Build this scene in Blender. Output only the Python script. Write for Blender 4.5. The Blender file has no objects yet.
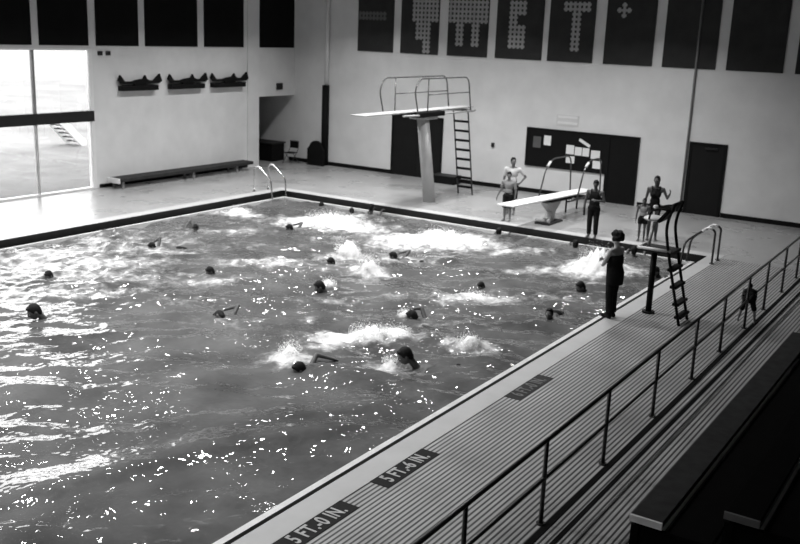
import bpy, bmesh, math, random
import numpy as np
from mathutils import Vector, Matrix
random.seed(7)
rng = np.random.default_rng(11)
SC = bpy.context.scene
COL = SC.collection
PI = math.pi

# ------------------------------------------------------------------ camera, world, exposure
cam_d = bpy.data.cameras.new('camera')
cam = bpy.data.objects.new('camera', cam_d)
COL.objects.link(cam)
SC.camera = cam
cam_d.sensor_width = 36.0
cam_d.lens = 953.1 * 36.0 / 800.0
cam_d.clip_end = 600
cam_d.dof.use_dof = True
cam_d.dof.focus_distance = 12.5
cam_d.dof.aperture_fstop = 1.8
_yaw, _pit, _rol = math.radians(-32.632), math.radians(-14.168), math.radians(2.2424)
_f = Vector((math.sin(_yaw)*math.cos(_pit), math.cos(_yaw)*math.cos(_pit), math.sin(_pit)))
_r = Vector((math.cos(_yaw), -math.sin(_yaw), 0))
_u = _r.cross(_f)
_r2 = math.cos(_rol)*_r + math.sin(_rol)*_u
_u2 = -math.sin(_rol)*_r + math.cos(_rol)*_u
cam.matrix_world = Matrix(((_r2.x, _u2.x, -_f.x, 0), (_r2.y, _u2.y, -_f.y, 0), (_r2.z, _u2.z, -_f.z, 5.5), (0, 0, 0, 1)))

SC.view_settings.view_transform = 'Standard'
SC.view_settings.look = 'None'
SC.view_settings.exposure = 0.0
SC.view_settings.gamma = 1.0
SC.view_settings.use_curve_mapping = False

SKY = 6.6            # overcast daylight
LAMP_W = 225.0       # each ceiling lamp
world = bpy.data.worlds.new('overcast_sky')
SC.world = world
world.use_nodes = True
bg = world.node_tree.nodes['Background']
bg.inputs['Color'].default_value = (1, 1, 1, 1)
bg.inputs['Strength'].default_value = SKY

# ------------------------------------------------------------------ materials
def new_mat(name):
    m = bpy.data.materials.new(name); m.use_nodes = True
    nt = m.node_tree
    return m, nt, nt.nodes['Principled BSDF']

def M(name, v, rough=0.6, spec=0.4, var=0.12, scale=3.0, bump=0.0, bscale=40.0, metal=0.0):
    """plain grey procedural material with a mottled noise of its own"""
    m, nt, b = new_mat(name)
    N, L = nt.nodes, nt.links
    tc = N.new('ShaderNodeTexCoord')
    nz = N.new('ShaderNodeTexNoise'); nz.inputs['Scale'].default_value = scale; nz.inputs['Detail'].default_value = 4
    L.new(tc.outputs['Object'], nz.inputs['Vector'])
    mr = N.new('ShaderNodeMapRange'); mr.inputs['From Min'].default_value = .3; mr.inputs['From Max'].default_value = .7
    mr.inputs['To Min'].default_value = v*(1-var); mr.inputs['To Max'].default_value = v*(1+var)
    L.new(nz.outputs['Fac'], mr.inputs['Value'])
    L.new(mr.outputs['Result'], b.inputs['Base Color'])
    b.inputs['Roughness'].default_value = rough
    b.inputs['Specular IOR Level'].default_value = spec
    b.inputs['Metallic'].default_value = metal
    if bump:
        nb = N.new('ShaderNodeTexNoise'); nb.inputs['Scale'].default_value = bscale
        L.new(tc.outputs['Object'], nb.inputs['Vector'])
        bp = N.new('ShaderNodeBump'); bp.inputs['Strength'].default_value = bump; bp.inputs['Distance'].default_value = .02
        L.new(nb.outputs['Fac'], bp.inputs['Height']); L.new(bp.outputs['Normal'], b.inputs['Normal'])
    return m

WALL = M('painted_block_wall', .66, .75, .2, .06, 1.3, .25, 30)
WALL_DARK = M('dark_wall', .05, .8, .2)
PANEL = M('dark_panel', .036, .8, .1, .15, 2)
PANEL_SIDE = M('darker_panel', .006, .8, .08, .15, 2)
LATTICE = M('pale_lattice', .34, .7, .2)
LATTICE_SHADE = M('shaded_lattice', .11, .7, .2)  # copy of the lattice with the corner's dim light painted into its grey
BLACK = M('black_paint', .006, .65, .12)
DOORM = M('dark_door', .009, .6, .15)
CHARCOAL = M('charcoal', .02, .6, .2)
GREYPIPE = M('grey_pipe', .20, .5, .4)
CEIL = M('ceiling_board', .25, .9, .1)
COPING = M('pale_coping', .42, .45, .5, .06, 2)
GUTTER = M('gutter_tile', .012, .4, .4)
LIP = M('white_lip', .62, .3, .5, .1, 4)
BASIN = M('basin_tile', .35, .5, .3)
PAPER = M('white_paper', .75, .8, .1, .03)
PAPER_GREY = M('grey_paper', .10, .8, .1, .05)
WHITE = M('white_paint', .72, .4, .4, .04)
PALEMETAL = M('pale_metal', .42, .4, .5, .06)
STEEL = M('polished_steel', .55, .18, .5, .03, 5, metal=1.0)
TUBE = M('dark_tube', .035, .28, .6)
TUBE_GREY = M('grey_tube', .09, .25, .6)
BOARD_GREY = M('board_grey', .36, .6, .3, .03)
BOARD = M('board_white', .80, .5, .3, .03)
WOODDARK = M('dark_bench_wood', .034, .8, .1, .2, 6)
WOODSHADE = M('shaded_bench_wood', .004, .9, .05, .2, 6)  # bench wood with the shade on the bleacher put into its colour
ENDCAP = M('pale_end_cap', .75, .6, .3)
ENDCAP_SHADE = M('shaded_end_cap', .14, .6, .3)  # pale cap again, weaker light of the rear rows painted in
DRAIN = M('drain_grate', .008, .9, .05)
RAILM = M('rail_metal', .022, .3, .5)
SKIN = M('skin_dark_tone', .07, .5, .35, .06)
SKIN_MID = M('skin_mid_tone', .14, .5, .35, .06)
SKIN_PALE = M('skin_pale_tone', .42, .5, .35, .05)
HAIR = M('dark_hair', .006, .7, .2, .3, 30)
CLOTH_DARK = M('dark_cloth', .010, .85, .1, .2, 14)
CLOTH_WHITE = M('white_cloth', .5, .85, .1, .05, 12)
CLOTH_GREY = M('grey_cloth', .22, .85, .1, .08, 12)
EYE = M('eye_white', .5, .3, .5)
LIPS = M('lip_tone', .05, .5, .3)
FOAM = M('white_spray', .85, .8, .1, .03)

def deck_mat():
    m, nt, b = new_mat('wet_deck_tile'); N, L = nt.nodes, nt.links
    tc = N.new('ShaderNodeTexCoord')
    nz = N.new('ShaderNodeTexNoise'); nz.inputs['Scale'].default_value = .7; nz.inputs['Detail'].default_value = 5
    L.new(tc.outputs['Object'], nz.inputs['Vector'])
    mr = N.new('ShaderNodeMapRange'); mr.inputs['From Min'].default_value=.3; mr.inputs['From Max'].default_value=.7
    mr.inputs['To Min'].default_value=.25; mr.inputs['To Max'].default_value=.31
    L.new(nz.outputs['Fac'], mr.inputs['Value']); L.new(mr.outputs['Result'], b.inputs['Base Color'])
    rr = N.new('ShaderNodeMapRange'); rr.inputs['From Min'].default_value=.35; rr.inputs['From Max'].default_value=.65
    rr.inputs['To Min'].default_value=.22; rr.inputs['To Max'].default_value=.42
    L.new(nz.outputs['Fac'], rr.inputs['Value']); L.new(rr.outputs['Result'], b.inputs['Roughness'])
    nb = N.new('ShaderNodeTexNoise'); nb.inputs['Scale'].default_value = 9
    L.new(tc.outputs['Object'], nb.inputs['Vector'])
    bp = N.new('ShaderNodeBump'); bp.inputs['Strength'].default_value=.05; bp.inputs['Distance'].default_value=.01
    L.new(nb.outputs['Fac'], bp.inputs['Height']); L.new(bp.outputs['Normal'], b.inputs['Normal'])
    return m
DECK = deck_mat()

def ribbed_mat():
    """ribbed deck tile: pale ribs and dark grooves running along the pool"""
    m, nt, b = new_mat('ribbed_deck_tile'); N, L = nt.nodes, nt.links
    tc = N.new('ShaderNodeTexCoord'); sp = N.new('ShaderNodeSeparateXYZ'); L.new(tc.outputs['Object'], sp.inputs[0])
    def mth(op, a, bb=None):
        n = N.new('ShaderNodeMath'); n.operation = op
        for i, v in enumerate((a, bb)):
            if v is None: continue
            if isinstance(v, (int, float)): n.inputs[i].default_value = v
            else: L.new(v, n.inputs[i])
        return n.outputs[0]
    s = mth('SINE', mth('MULTIPLY', sp.outputs['X'], 2*PI/.0672))
    mr = N.new('ShaderNodeMapRange'); mr.interpolation_type='SMOOTHSTEP'
    mr.inputs['From Min'].default_value=-.75; mr.inputs['From Max'].default_value=.25
    L.new(s, mr.inputs['Value'])
    nz = N.new('ShaderNodeTexNoise'); nz.inputs['Scale'].default_value = 1.1; nz.inputs['Detail'].default_value = 6
    L.new(tc.outputs['Object'], nz.inputs['Vector'])
    mp = N.new('ShaderNodeMapping'); mp.inputs['Scale'].default_value = (30, .8, 1)
    L.new(tc.outputs['Object'], mp.inputs['Vector'])
    n2 = N.new('ShaderNodeTexNoise'); n2.inputs['Scale'].default_value = 1; L.new(mp.outputs['Vector'], n2.inputs['Vector'])
    mot = mth('ADD', mth('MULTIPLY', nz.outputs['Fac'], .5), mth('MULTIPLY', n2.outputs['Fac'], .5))
    amp = N.new('ShaderNodeMapRange'); amp.inputs['From Min'].default_value=.3; amp.inputs['From Max'].default_value=.7
    amp.inputs['To Min'].default_value=.75; amp.inputs['To Max'].default_value=1.2
    L.new(mot, amp.inputs['Value'])
    # cross joints of the tiles
    yj = mth('ABSOLUTE', mth('SUBTRACT', mth('FRACT', mth('MULTIPLY', sp.outputs['Y'], 1/.305)), .5))
    jt = mth('LESS_THAN', yj, .485)
    jm = mth('ADD', mth('MULTIPLY', jt, .12), .88)
    base = mth('ADD', mth('MULTIPLY', mr.outputs['Result'], .36), .035)
    val = mth('MULTIPLY', mth('MULTIPLY', base, amp.outputs['Result']), jm)
    L.new(val, b.inputs['Base Color'])
    rr = N.new('ShaderNodeMapRange'); rr.inputs['From Min'].default_value=.35; rr.inputs['From Max'].default_value=.65
    rr.inputs['To Min'].default_value=.28; rr.inputs['To Max'].default_value=.5
    L.new(nz.outputs['Fac'], rr.inputs['Value']); L.new(rr.outputs['Result'], b.inputs['Roughness'])
    bp = N.new('ShaderNodeBump'); bp.inputs['Strength'].default_value=.5; bp.inputs['Distance'].default_value=.006
    L.new(mr.outputs['Result'], bp.inputs['Height']); L.new(bp.outputs['Normal'], b.inputs['Normal'])
    return m
RIBBED = ribbed_mat()

def glass_mat():
    m = bpy.data.materials.new('window_glass'); m.use_nodes = True; nt = m.node_tree; N, L = nt.nodes, nt.links
    N.remove(N['Principled BSDF']); out = N['Material Output']
    t = N.new('ShaderNodeBsdfTransparent'); t.inputs['Color'].default_value = (.93,.93,.93,1)
    g = N.new('ShaderNodeBsdfGlossy'); g.inputs['Roughness'].default_value = .02
    fr = N.new('ShaderNodeFresnel'); fr.inputs['IOR'].default_value = 1.45
    mx = N.new('ShaderNodeMixShader'); L.new(fr.outputs[0], mx.inputs[0]); L.new(t.outputs[0], mx.inputs[1]); L.new(g.outputs[0], mx.inputs[2])
    L.new(mx.outputs[0], out.inputs['Surface'])
    return m
GLASS = glass_mat()

def field_mat():
    """pale winter field with tufts, whiter far out"""
    m, nt, b = new_mat('winter_field'); N, L = nt.nodes, nt.links
    tc = N.new('ShaderNodeTexCoord')
    mp = N.new('ShaderNodeMapping'); mp.inputs['Scale'].default_value = (.25, .25, .25)
    L.new(tc.outputs['Object'], mp.inputs['Vector'])
    nz = N.new('ShaderNodeTexNoise'); nz.inputs['Scale'].default_value = 1.2; nz.inputs['Detail'].default_value = 8; nz.inputs['Roughness'].default_value = .7
    L.new(mp.outputs['Vector'], nz.inputs['Vector'])
    mr = N.new('ShaderNodeMapRange'); mr.inputs['From Min'].default_value=.3; mr.inputs['From Max'].default_value=.65
    mr.inputs['To Min'].default_value=.115; mr.inputs['To Max'].default_value=.205
    L.new(nz.outputs['Fac'], mr.inputs['Value']); L.new(mr.outputs['Result'], b.inputs['Base Color'])
    b.inputs['Roughness'].default_value = .9; b.inputs['Specular IOR Level'].default_value = .1
    return m
FIELD = field_mat()
SNOW = M('snow_field', .175, .9, .1, .10, .05)

def water_mat():
    m, nt, b = new_mat('pool_water'); N, L = nt.nodes, nt.links
    tc = N.new('ShaderNodeTexCoord')
    at = N.new('ShaderNodeAttribute'); at.attribute_name = 'foam'
    n1 = N.new('ShaderNodeTexNoise'); n1.inputs['Scale'].default_value = 3.2; n1.inputs['Detail'].default_value = 7; n1.inputs['Roughness'].default_value = .68
    L.new(tc.outputs['Object'], n1.inputs['Vector'])
    add = N.new('ShaderNodeMath'); add.operation = 'MULTIPLY_ADD'; add.inputs[1].default_value = 1.5; 
    sub = N.new('ShaderNodeMath'); sub.operation = 'SUBTRACT'; sub.inputs[1].default_value = .5
    L.new(n1.outputs['Fac'], sub.inputs[0]); L.new(sub.outputs[0], add.inputs[0]); L.new(at.outputs['Fac'], add.inputs[2])
    mr = N.new('ShaderNodeMapRange'); mr.interpolation_type = 'SMOOTHSTEP'
    mr.inputs['From Min'].default_value=.22; mr.inputs['From Max'].default_value=1.15
    L.new(add.outputs[0], mr.inputs['Value'])
    n2 = N.new('ShaderNodeTexNoise'); n2.inputs['Scale'].default_value = .9; n2.inputs['Detail'].default_value = 4
    L.new(tc.outputs['Object'], n2.inputs['Vector'])
    m2 = N.new('ShaderNodeMapRange'); m2.inputs['From Min'].default_value=.3; m2.inputs['From Max'].default_value=.7
    m2.inputs['To Min'].default_value=.055; m2.inputs['To Max'].default_value=.12
    L.new(n2.outputs['Fac'], m2.inputs['Value'])
    mix = N.new('ShaderNodeMix'); mix.data_type = 'FLOAT'
    L.new(mr.outputs['Result'], mix.inputs[0]); L.new(m2.outputs['Result'], mix.inputs[2]); mix.inputs[3].default_value = .80
    L.new(mix.outputs[0], b.inputs['Base Color'])
    rg = N.new('ShaderNodeMapRange'); rg.inputs['To Min'].default_value=.03; rg.inputs['To Max'].default_value=.75
    L.new(mr.outputs['Result'], rg.inputs['Value']); L.new(rg.outputs['Result'], b.inputs['Roughness'])
    b.inputs['IOR'].default_value = 1.33
    n3 = N.new('ShaderNodeTexNoise'); n3.inputs['Scale'].default_value = 5.6; n3.inputs['Detail'].default_value = 1
    L.new(tc.outputs['Object'], n3.inputs['Vector'])
    bp = N.new('ShaderNodeBump'); bp.inputs['Strength'].default_value = .42; bp.inputs['Distance'].default_value = .055
    L.new(n3.outputs['Fac'], bp.inputs['Height']); L.new(bp.outputs['Normal'], b.inputs['Normal'])
    return m
WATER = water_mat()

# ------------------------------------------------------------------ mesh helpers
def fillet(pts, r, n=5):
    pts = [Vector(p) for p in pts]
    out = [pts[0]]
    for i in range(1, len(pts)-1):
        a, b, c = pts[i-1], pts[i], pts[i+1]
        d1, d2 = (a-b), (c-b)
        l = min(r, d1.length*.49, d2.length*.49)
        p, q = b+d1.normalized()*l, b+d2.normalized()*l
        for k in range(n+1):
            t = k/n
            out.append(p*(1-t)**2 + b*2*t*(1-t) + q*t*t)
    out.append(pts[-1])
    return out

class MB:
    def __init__(s): s.bm = bmesh.new()
    def box(s, x0, x1, y0, y1, z0, z1, bev=0.0):
        bm = bmesh.new()
        bmesh.ops.create_cube(bm, size=1)
        for v in bm.verts:
            v.co = Vector(((x0+x1)/2+v.co.x*(x1-x0), (y0+y1)/2+v.co.y*(y1-y0), (z0+z1)/2+v.co.z*(z1-z0)))
        if bev: bmesh.ops.bevel(bm, geom=list(bm.edges), offset=bev, segments=2, affect='EDGES', profile=.5)
        s.add(bm); return s
    def add(s, bm, mat=None):
        if mat: bmesh.ops.transform(bm, matrix=mat, verts=bm.verts)
        me = bpy.data.meshes.new('tmp'); bm.to_mesh(me); bm.free()
        s.bm.from_mesh(me); bpy.data.meshes.remove(me); return s
    def obox(s, c, size, rot, bev=0.0):
        bm = bmesh.new(); bmesh.ops.create_cube(bm, size=1)
        for v in bm.verts: v.co = Vector((v.co.x*size[0], v.co.y*size[1], v.co.z*size[2]))
        if bev: bmesh.ops.bevel(bm, geom=list(bm.edges), offset=bev, segments=2, affect='EDGES', profile=.5)
        s.add(bm, Matrix.Translation(c) @ rot.to_4x4()); return s
    def tube(s, pts, r, n=10):
        pts = [Vector(p) for p in pts]
        rs = r if isinstance(r, (list, tuple)) else [r]*len(pts)
        rings = []; T0 = None; U = None
        for i, p in enumerate(pts):
            T = (pts[min(i+1, len(pts)-1)]-pts[max(i-1, 0)]).normalized()
            if U is None:
                U = T.orthogonal().normalized()
            else:
                U = (U - T*U.dot(T)).normalized()
            V = T.cross(U)
            rings.append([s.bm.verts.new(p+(U*math.cos(2*PI*k/n)+V*math.sin(2*PI*k/n))*rs[i]) for k in range(n)])
        for a, b in zip(rings, rings[1:]):
            for k in range(n):
                f = s.bm.faces.new((a[k], a[(k+1)%n], b[(k+1)%n], b[k])); f.smooth = True
        s.bm.faces.new(rings[0][::-1]); s.bm.faces.new(rings[-1]); return s
    def ell(s, c, rad, seg=14, rot=None):
        bm = bmesh.new(); bmesh.ops.create_uvsphere(bm, u_segments=seg, v_segments=max(6, seg*2//3), radius=1)
        for v in bm.verts: v.co = Vector((v.co.x*rad[0], v.co.y*rad[1], v.co.z*rad[2]))
        for f in bm.faces: f.smooth = True
        s.add(bm, Matrix.Translation(Vector(c)) @ (rot.to_4x4() if rot else Matrix())); return s
    def prism(s, poly, axis, a, b):
        """extrude a polygon (list of 2-d points) along axis x, y or z from a to b"""
        def P(p, t):
            return {'x': (t, p[0], p[1]), 'y': (p[0], t, p[1]), 'z': (p[0], p[1], t)}[axis]
        va = [s.bm.verts.new(P(p, a)) for p in poly]; vb = [s.bm.verts.new(P(p, b)) for p in poly]
        n = len(poly)
        s.bm.faces.new(va); s.bm.faces.new(vb[::-1])
        for i in range(n): s.bm.faces.new((va[i], vb[i], vb[(i+1)%n], va[(i+1)%n]))
        return s
    def build(s, name, mat, parent=None, smooth=False, loc=None):
        root = parent
        while root is not None and root.parent is not None: root = root.parent
        off = Vector(root.location) if root is not None else (Vector(loc) if loc else Vector())
        bmesh.ops.recalc_face_normals(s.bm, faces=s.bm.faces)
        if off.length: bmesh.ops.translate(s.bm, vec=-off, verts=s.bm.verts)
        me = bpy.data.meshes.new(name); s.bm.to_mesh(me); s.bm.free()
        if smooth:
            for p in me.polygons: p.use_smooth = True
        me.materials.append(mat)
        o = bpy.data.objects.new(name, me); COL.objects.link(o)
        if parent is not None: o.parent = parent
        elif loc: o.location = loc
        return o

def tag(o, label=None, cat=None, group=None, kind=None):
    if label: o['label'] = label
    if cat: o['category'] = cat
    if group: o['group'] = group
    if kind: o['kind'] = kind
    return o
def thing(name, label, cat, loc, group=None):
    o = bpy.data.objects.new(name, None); COL.objects.link(o)
    o.location = loc; o.empty_display_size = .2
    return tag(o, label, cat, group)
def struct(name, mb, mat, label=None, parent=None):
    o = mb.build(name, mat, parent)
    if parent is None: o['kind'] = 'structure'
    if label: o['label'] = label
    return o
def copy_tree(o, parent=None):
    c = o.copy(); COL.objects.link(c)
    if parent is not None: c.parent = parent
    for ch in list(o.children): copy_tree(ch, c)
    return c

# ------------------------------------------------------------------ the setting
XL, XR, YB, YN, ZC = -25.75, 4.0, 31.5, -3.0, 8.4
PX0, PX1, PY0, PY1 = -21.15, -6.50, 2.2, 25.3      # edge of the coping
WZ = -.20

struct('floor', MB().box(XL-.22, PX0, YN, YB, -.3, 0).box(-30.0, XL-.22, 28.9, YB, -.3, 0).box(PX0, XR, PY1, YB, -.3, 0).box(PX0, PX1, YN, PY0, -.3, 0), DECK)
struct('floor_ribbed', MB().box(PX1, XR, YN, PY1, -.3, 0), RIBBED)
# coping round the pool: pale band, 6 mm proud
cz = .006
cp = MB().box(PX1, -6.14, PY0-.4, PY1+.02, -.29, cz).box(PX0-.42, PX1-.001, PY1, PY1+.42, -.29, cz).box(PX1-.001, -6.14, PY1+.02, PY1+.42, -.29, cz)
cp.box(PX0-.42, PX0, PY0-.4, PY1, -.29, cz).box(PX0, PX1, PY0-.4, PY0, -.29, cz)
struct('trim_1', cp, COPING)
# basin: floor and walls, with the gutter channel and its white lip
g = .35
bs = MB().box(PX0+g-.2, PX1-g+.2, PY0+g-.2, PY1-g+.2, -1.95, -1.8)
struct('floor_basin', bs, BASIN)
gw = MB()
def ring(mb, x0, x1, y0, y1, w, z0, z1):
    mb.box(x0, x0+w, y0, y1, z0, z1); mb.box(x1-w, x1, y0, y1, z0, z1)
    mb.box(x0+w, x1-w, y0, y0+w, z0, z1); mb.box(x0+w, x1-w, y1-w, y1, z0, z1)
ring(gw, PX0, PX1, PY0, PY1, .012, -.29, -.004)
ring(gw, PX0+.012, PX1-.012, PY0+.012, PY1-.012, .25, -.32, -.27)
struct('trim_2', gw, GUTTER)
lp = MB(); ring(lp, PX0+.255, PX1-.255, PY0+.255, PY1-.255, .095, -1.8, -.15)
struct('trim_3', lp, LIP)

# walls
struct('wall_back', MB().box(-30.0, XR, YB, YB+.25, -.3, ZC), WALL)
OY0, OY1, OZ = 29.21, YB, 2.75     # opening to the side passage
WY0, WY1, WZ1 = 5.0, 21.12, 4.58   # glazed wall
wl = MB().box(XL-.22, XL, YN, WY0, -.3, ZC).box(XL-.22, XL, WY0, WY1, WZ1, ZC).box(XL-.22, XL, WY1, OY0, -.3, ZC).box(XL-.22, XL, OY0, OY1, OZ, ZC)
struct('wall_left', wl, WALL)
struct('wall_right', MB().box(XR, XR+.25, YN, YB, -.3, ZC), WALL_DARK)
struct('wall_near', MB().box(-30, XR, YN-.25, YN, -.3, ZC), WALL)
struct('ceiling', MB().box(-30, XR, YN, YB, ZC, ZC+.2), CEIL)
# side passage behind the opening
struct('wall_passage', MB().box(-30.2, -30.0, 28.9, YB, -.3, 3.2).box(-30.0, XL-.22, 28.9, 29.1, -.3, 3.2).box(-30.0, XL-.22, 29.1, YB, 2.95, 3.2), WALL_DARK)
struct('trim_4', MB().box(XL, XL+.07, 28.56, 29.2, 0, ZC), WALL)
# baseboards
struct('baseboard_back', MB().box(-26.0, -20.80, YB-.03, YB, 0, .15).box(-18.46, -11.92, YB-.03, YB, 0, .15).box(-10.66, -9.1, YB-.03, YB, 0, .15).box(-7.84, XR, YB-.03, YB, 0, .15), BLACK)
struct('baseboard_left', MB().box(XL, XL+.03, WY1+.12, 28.56, 0, .12), BLACK)

# glazed wall
wf = MB()
wf.box(XL-.16, XL+.03, WY1-.14, WY1, 0, WZ1).box(XL-.16, XL+.03, WY0, WY0+.14, 0, WZ1).box(XL-.16, XL+.03, WY0+.14, WY1-.14, WZ1-.06, WZ1).box(XL-.16, XL+.03, WY0+.14, WY1-.14, 0, .05)
win = struct('window_1', wf, WHITE)
struct('transom', MB().box(XL-.18, XL+.05, WY0+.14, WY1-.02, 2.24, 2.58), M('dark_transom', .02, .6, .15), parent=win)
ys = [18.9-2.3*k for k in range(6)]
for y in ys:
    struct('mullion', MB().box(XL-.12, XL, y-.03, y+.03, .05, 2.24), PALEMETAL, parent=win)
    struct('mullion', MB().box(XL-.12, XL, y-.035, y+.035, 2.58, WZ1-.06), GREYPIPE, parent=win)
ed = [WY0+.14]+ys[::-1]+[WY1-.14]
for a, b in zip(ed, ed[1:]):
    struct('pane', MB().box(XL-.07, XL-.06, a+.03, b-.03, .05, 2.24), GLASS, parent=win)
    struct('pane', MB().box(XL-.07, XL-.06, a+.03, b-.03, 2.58, WZ1-.06), GLASS, parent=win)

# outside ground, seen through the glazing
gb = MB(); gb.box(-75, XL-.22, -30, 28.8, -.5, -.15); gb.box(-75, -30.25, 28.8, 90, -.5, -.15)
struct('ground', gb, FIELD)
sb = MB(); sb.prism([(-75, -.5), (-75, -.14), (-300, 1.0), (-300, -.5)], 'y', -60, 330)
struct('ground_far', sb, SNOW)

# dark panels high on the walls
def panel_back(x0, x1, label, cells=None, lmat=None):
    o = MB().box(x0, x1, YB-.04, YB, 4.69, 6.9).build('wall_panel', PANEL, loc=((x0+x1)/2, YB-.02, 4.69))
    tag(o, label, 'wall panel', 'dark panels high on the back wall')
    if cells:
        p = .165
        W = int((x1-x0)/p); ox = x0+((x1-x0)-W*p)/2
        mb = MB(); S = set(cells)
        for (c, r) in S:
            cx, cz = ox+(c+.5)*p, 4.72+(r+.5)*p
            mb.box(cx-.042, cx+.042, YB-.055, YB-.035, cz-.0825, cz+.0825)
            mb.box(cx-.0825, cx+.0825, YB-.052, YB-.038, cz-.04, cz+.04)
        mb.bm.verts.ensure_lookup_table()
        bmesh.ops.translate(mb.bm, vec=-Vector(o.location), verts=mb.bm.verts)
        me = bpy.data.meshes.new('lattice'); mb.bm.to_mesh(me); mb.bm.free(); me.materials.append(lmat or LATTICE)
        l = bpy.data.objects.new('lattice', me); COL.objects.link(l); l.parent = o
    return o
def rect(c0, c1, r0, r1): return [(c, r) for c in range(c0, c1+1) for r in range(r0, r1+1)]
panel_back(-22.55, -20.88, 'dark back wall panel nearest the room corner, faint lattice greyed by shade across its top', rect(0, 7, 7, 8), LATTICE_SHADE)
panel_back(-20.54, -18.86, 'dark wall panel with pale lattice stepping down on its right half', rect(3, 9, 7, 11)+rect(4, 7, 3, 6)+rect(6, 7, 0, 2))
panel_back(-18.46, -16.78, 'dark wall panel whose pale lattice hangs down in two legs', rect(0, 9, 7, 11)+rect(2, 3, 2, 6)+rect(6, 7, 2, 6))
panel_back(-16.45, -14.62, 'dark wall panel with a pale lattice column widening at the bottom left', rect(3, 6, 9, 11)+rect(3, 4, 6, 9)+rect(3, 6, 2, 6))
panel_back(-14.39, -12.72, 'dark wall panel with a single pale T shaped lattice', rect(3, 8, 10, 11)+rect(5, 6, 2, 9))
panel_back(-12.32, -10.62, 'dark wall panel with one small pale cross near its top', [(3, 9), (3, 10), (3, 11), (2, 10), (4, 10)])
panel_back(-10.28, -8.55, 'plain dark wall panel crossed by the thin vertical pipe')
panel_back(-8.21, -6.49, 'plain dark wall panel right of the thin vertical pipe')
panel_back(-6.13, -4.40, 'plain dark wall panel at the right edge of the photo')
for (y0, y1, lb) in ((16.6, 18.86, 'black panel above the window at the left edge of the photo'), (19.14, 20.99, 'black panel above the right pane of the window'),
                     (21.31, 23.09, 'black side wall panel just right of the window corner'), (23.4, 25.88, 'black side wall panel above the middle dark rack'),
                     (26.24, 28.35, 'black side wall panel just left of the pilaster'), (29.3, 31.4, 'black side wall panel in the corner above the dark opening')):
    o = MB().box(XL, XL+.04, y0, y1, 4.67, 6.9).build('wall_panel', PANEL_SIDE, loc=(XL+.02, (y0+y1)/2, 4.67))
    tag(o, lb, 'wall panel', 'black panels high on the left wall')

# doors
d1 = struct('door_1', MB().box(-20.72, -18.54, YB-.03, YB, .0, 2.30), DOORM)
struct('door_frame', MB().box(-20.79, -20.72, YB-.05, YB, 0, 2.37).box(-18.54, -18.47, YB-.05, YB, 0, 2.37).box(-20.72, -18.54, YB-.05, YB, 2.30, 2.37).box(-19.64, -19.62, YB-.035, YB-.03, 0, 2.3), BLACK, parent=d1)
d2 = struct('door_2', MB().box(-8.98, -7.96, YB-.03, YB, .0, 2.28), DOORM)
struct('door_frame', MB().box(-9.08, -8.98, YB-.05, YB, 0, 2.36).box(-7.96, -7.86, YB-.05, YB, 0, 2.36).box(-8.98, -7.96, YB-.05, YB, 2.28, 2.36), BLACK, parent=d2)
struct('door_closer', MB().box(-8.55, -8.15, YB-.09, YB-.03, 2.16, 2.22), CHARCOAL, parent=d2)
d3 = struct('door_3', MB().box(-11.80, -10.86, YB-.03, YB, .0, 2.26), BLACK)
struct('door_frame', MB().box(-11.90, -11.80, YB-.05, YB, 0, 2.34).box(-10.86, -10.75, YB-.05, YB, 0, 2.34).box(-11.80, -10.86, YB-.05, YB, 2.26, 2.34), BLACK, parent=d3)
# dark corner column (padded below) and thin pipe
c = thing('wall_column', 'slim column in the far corner, black padded lower half and pale upper half', 'column', (-24.02, YB-.12, 0))
MB().tube([(-24.02, YB-.12, 0), (-24.02, YB-.12, 3.26)], .15, 16).build('column_pad', BLACK, c)
MB().tube([(-24.0, YB-.10, 3.26), (-24.0, YB-.10, ZC)], .085, 16).build('upper_pipe', WALL, c)
p = MB().tube([(-9.15, YB-.06, .15), (-9.15, YB-.06, ZC)], .035, 10).build('wall_pipe', GREYPIPE, loc=(-9.15, YB-.06, .15))
tag(p, 'thin grey vertical pipe running down the back wall beside the right door', 'pipe')

# notice board and its papers
nb = thing('notice_board', 'wide black notice board on the back wall left of the dark doorway', 'notice board', (-13.43, YB-.02, .99))
MB().box(-14.90, -11.93, YB-.035, YB, 1.03, 2.29).build('board_panel', BLACK, nb)
MB().box(-14.96, -14.90, YB-.05, YB, .97, 2.34).box(-11.93, -11.90, YB-.05, YB, .97, 2.34).box(-14.90, -11.93, YB-.05, YB, 2.29, 2.34).box(-14.90, -11.93, YB-.05, YB, .97, 1.03).build('board_frame', BLACK, nb)
def paper(x, z, w, h, label, mat=PAPER, rot=0):
    mb = MB(); mb.obox((x, YB-.042, z), (w, .006, h), Matrix.Rotation(rot, 3, 'Y'))
    o = mb.build('paper_sheet', mat, loc=(x, YB-.042, z)); tag(o, label, 'paper', 'sheets on the notice board')
paper(-14.53, 1.84, .30, .40, 'dim grey sheet near the left end of the notice board', PAPER_GREY)
paper(-14.13, 1.93, .27, .34, 'lone white sheet on the left half of the notice board')
paper(-13.24, 1.69, .30, .32, 'white sheet, left one of the row of three touching sheets')
paper(-12.93, 1.66, .26, .29, 'white sheet in the middle of the row of three')
paper(-12.65, 1.655, .25, .29, 'white sheet at right of the row of three, below slanted slip')
paper(-12.29, 1.60, .33, .29, 'white sheet right of the row of three, above another')
paper(-13.21, 1.34, .32, .25, 'white sheet below the left sheet of the row of three')
paper(-12.20, 1.26, .33, .27, 'lowest right white sheet on the notice board beside doorway')
paper(-12.72, 1.97, .46, .10, 'narrow white slip pinned aslant above the row of sheets', rot=math.radians(27))
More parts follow.
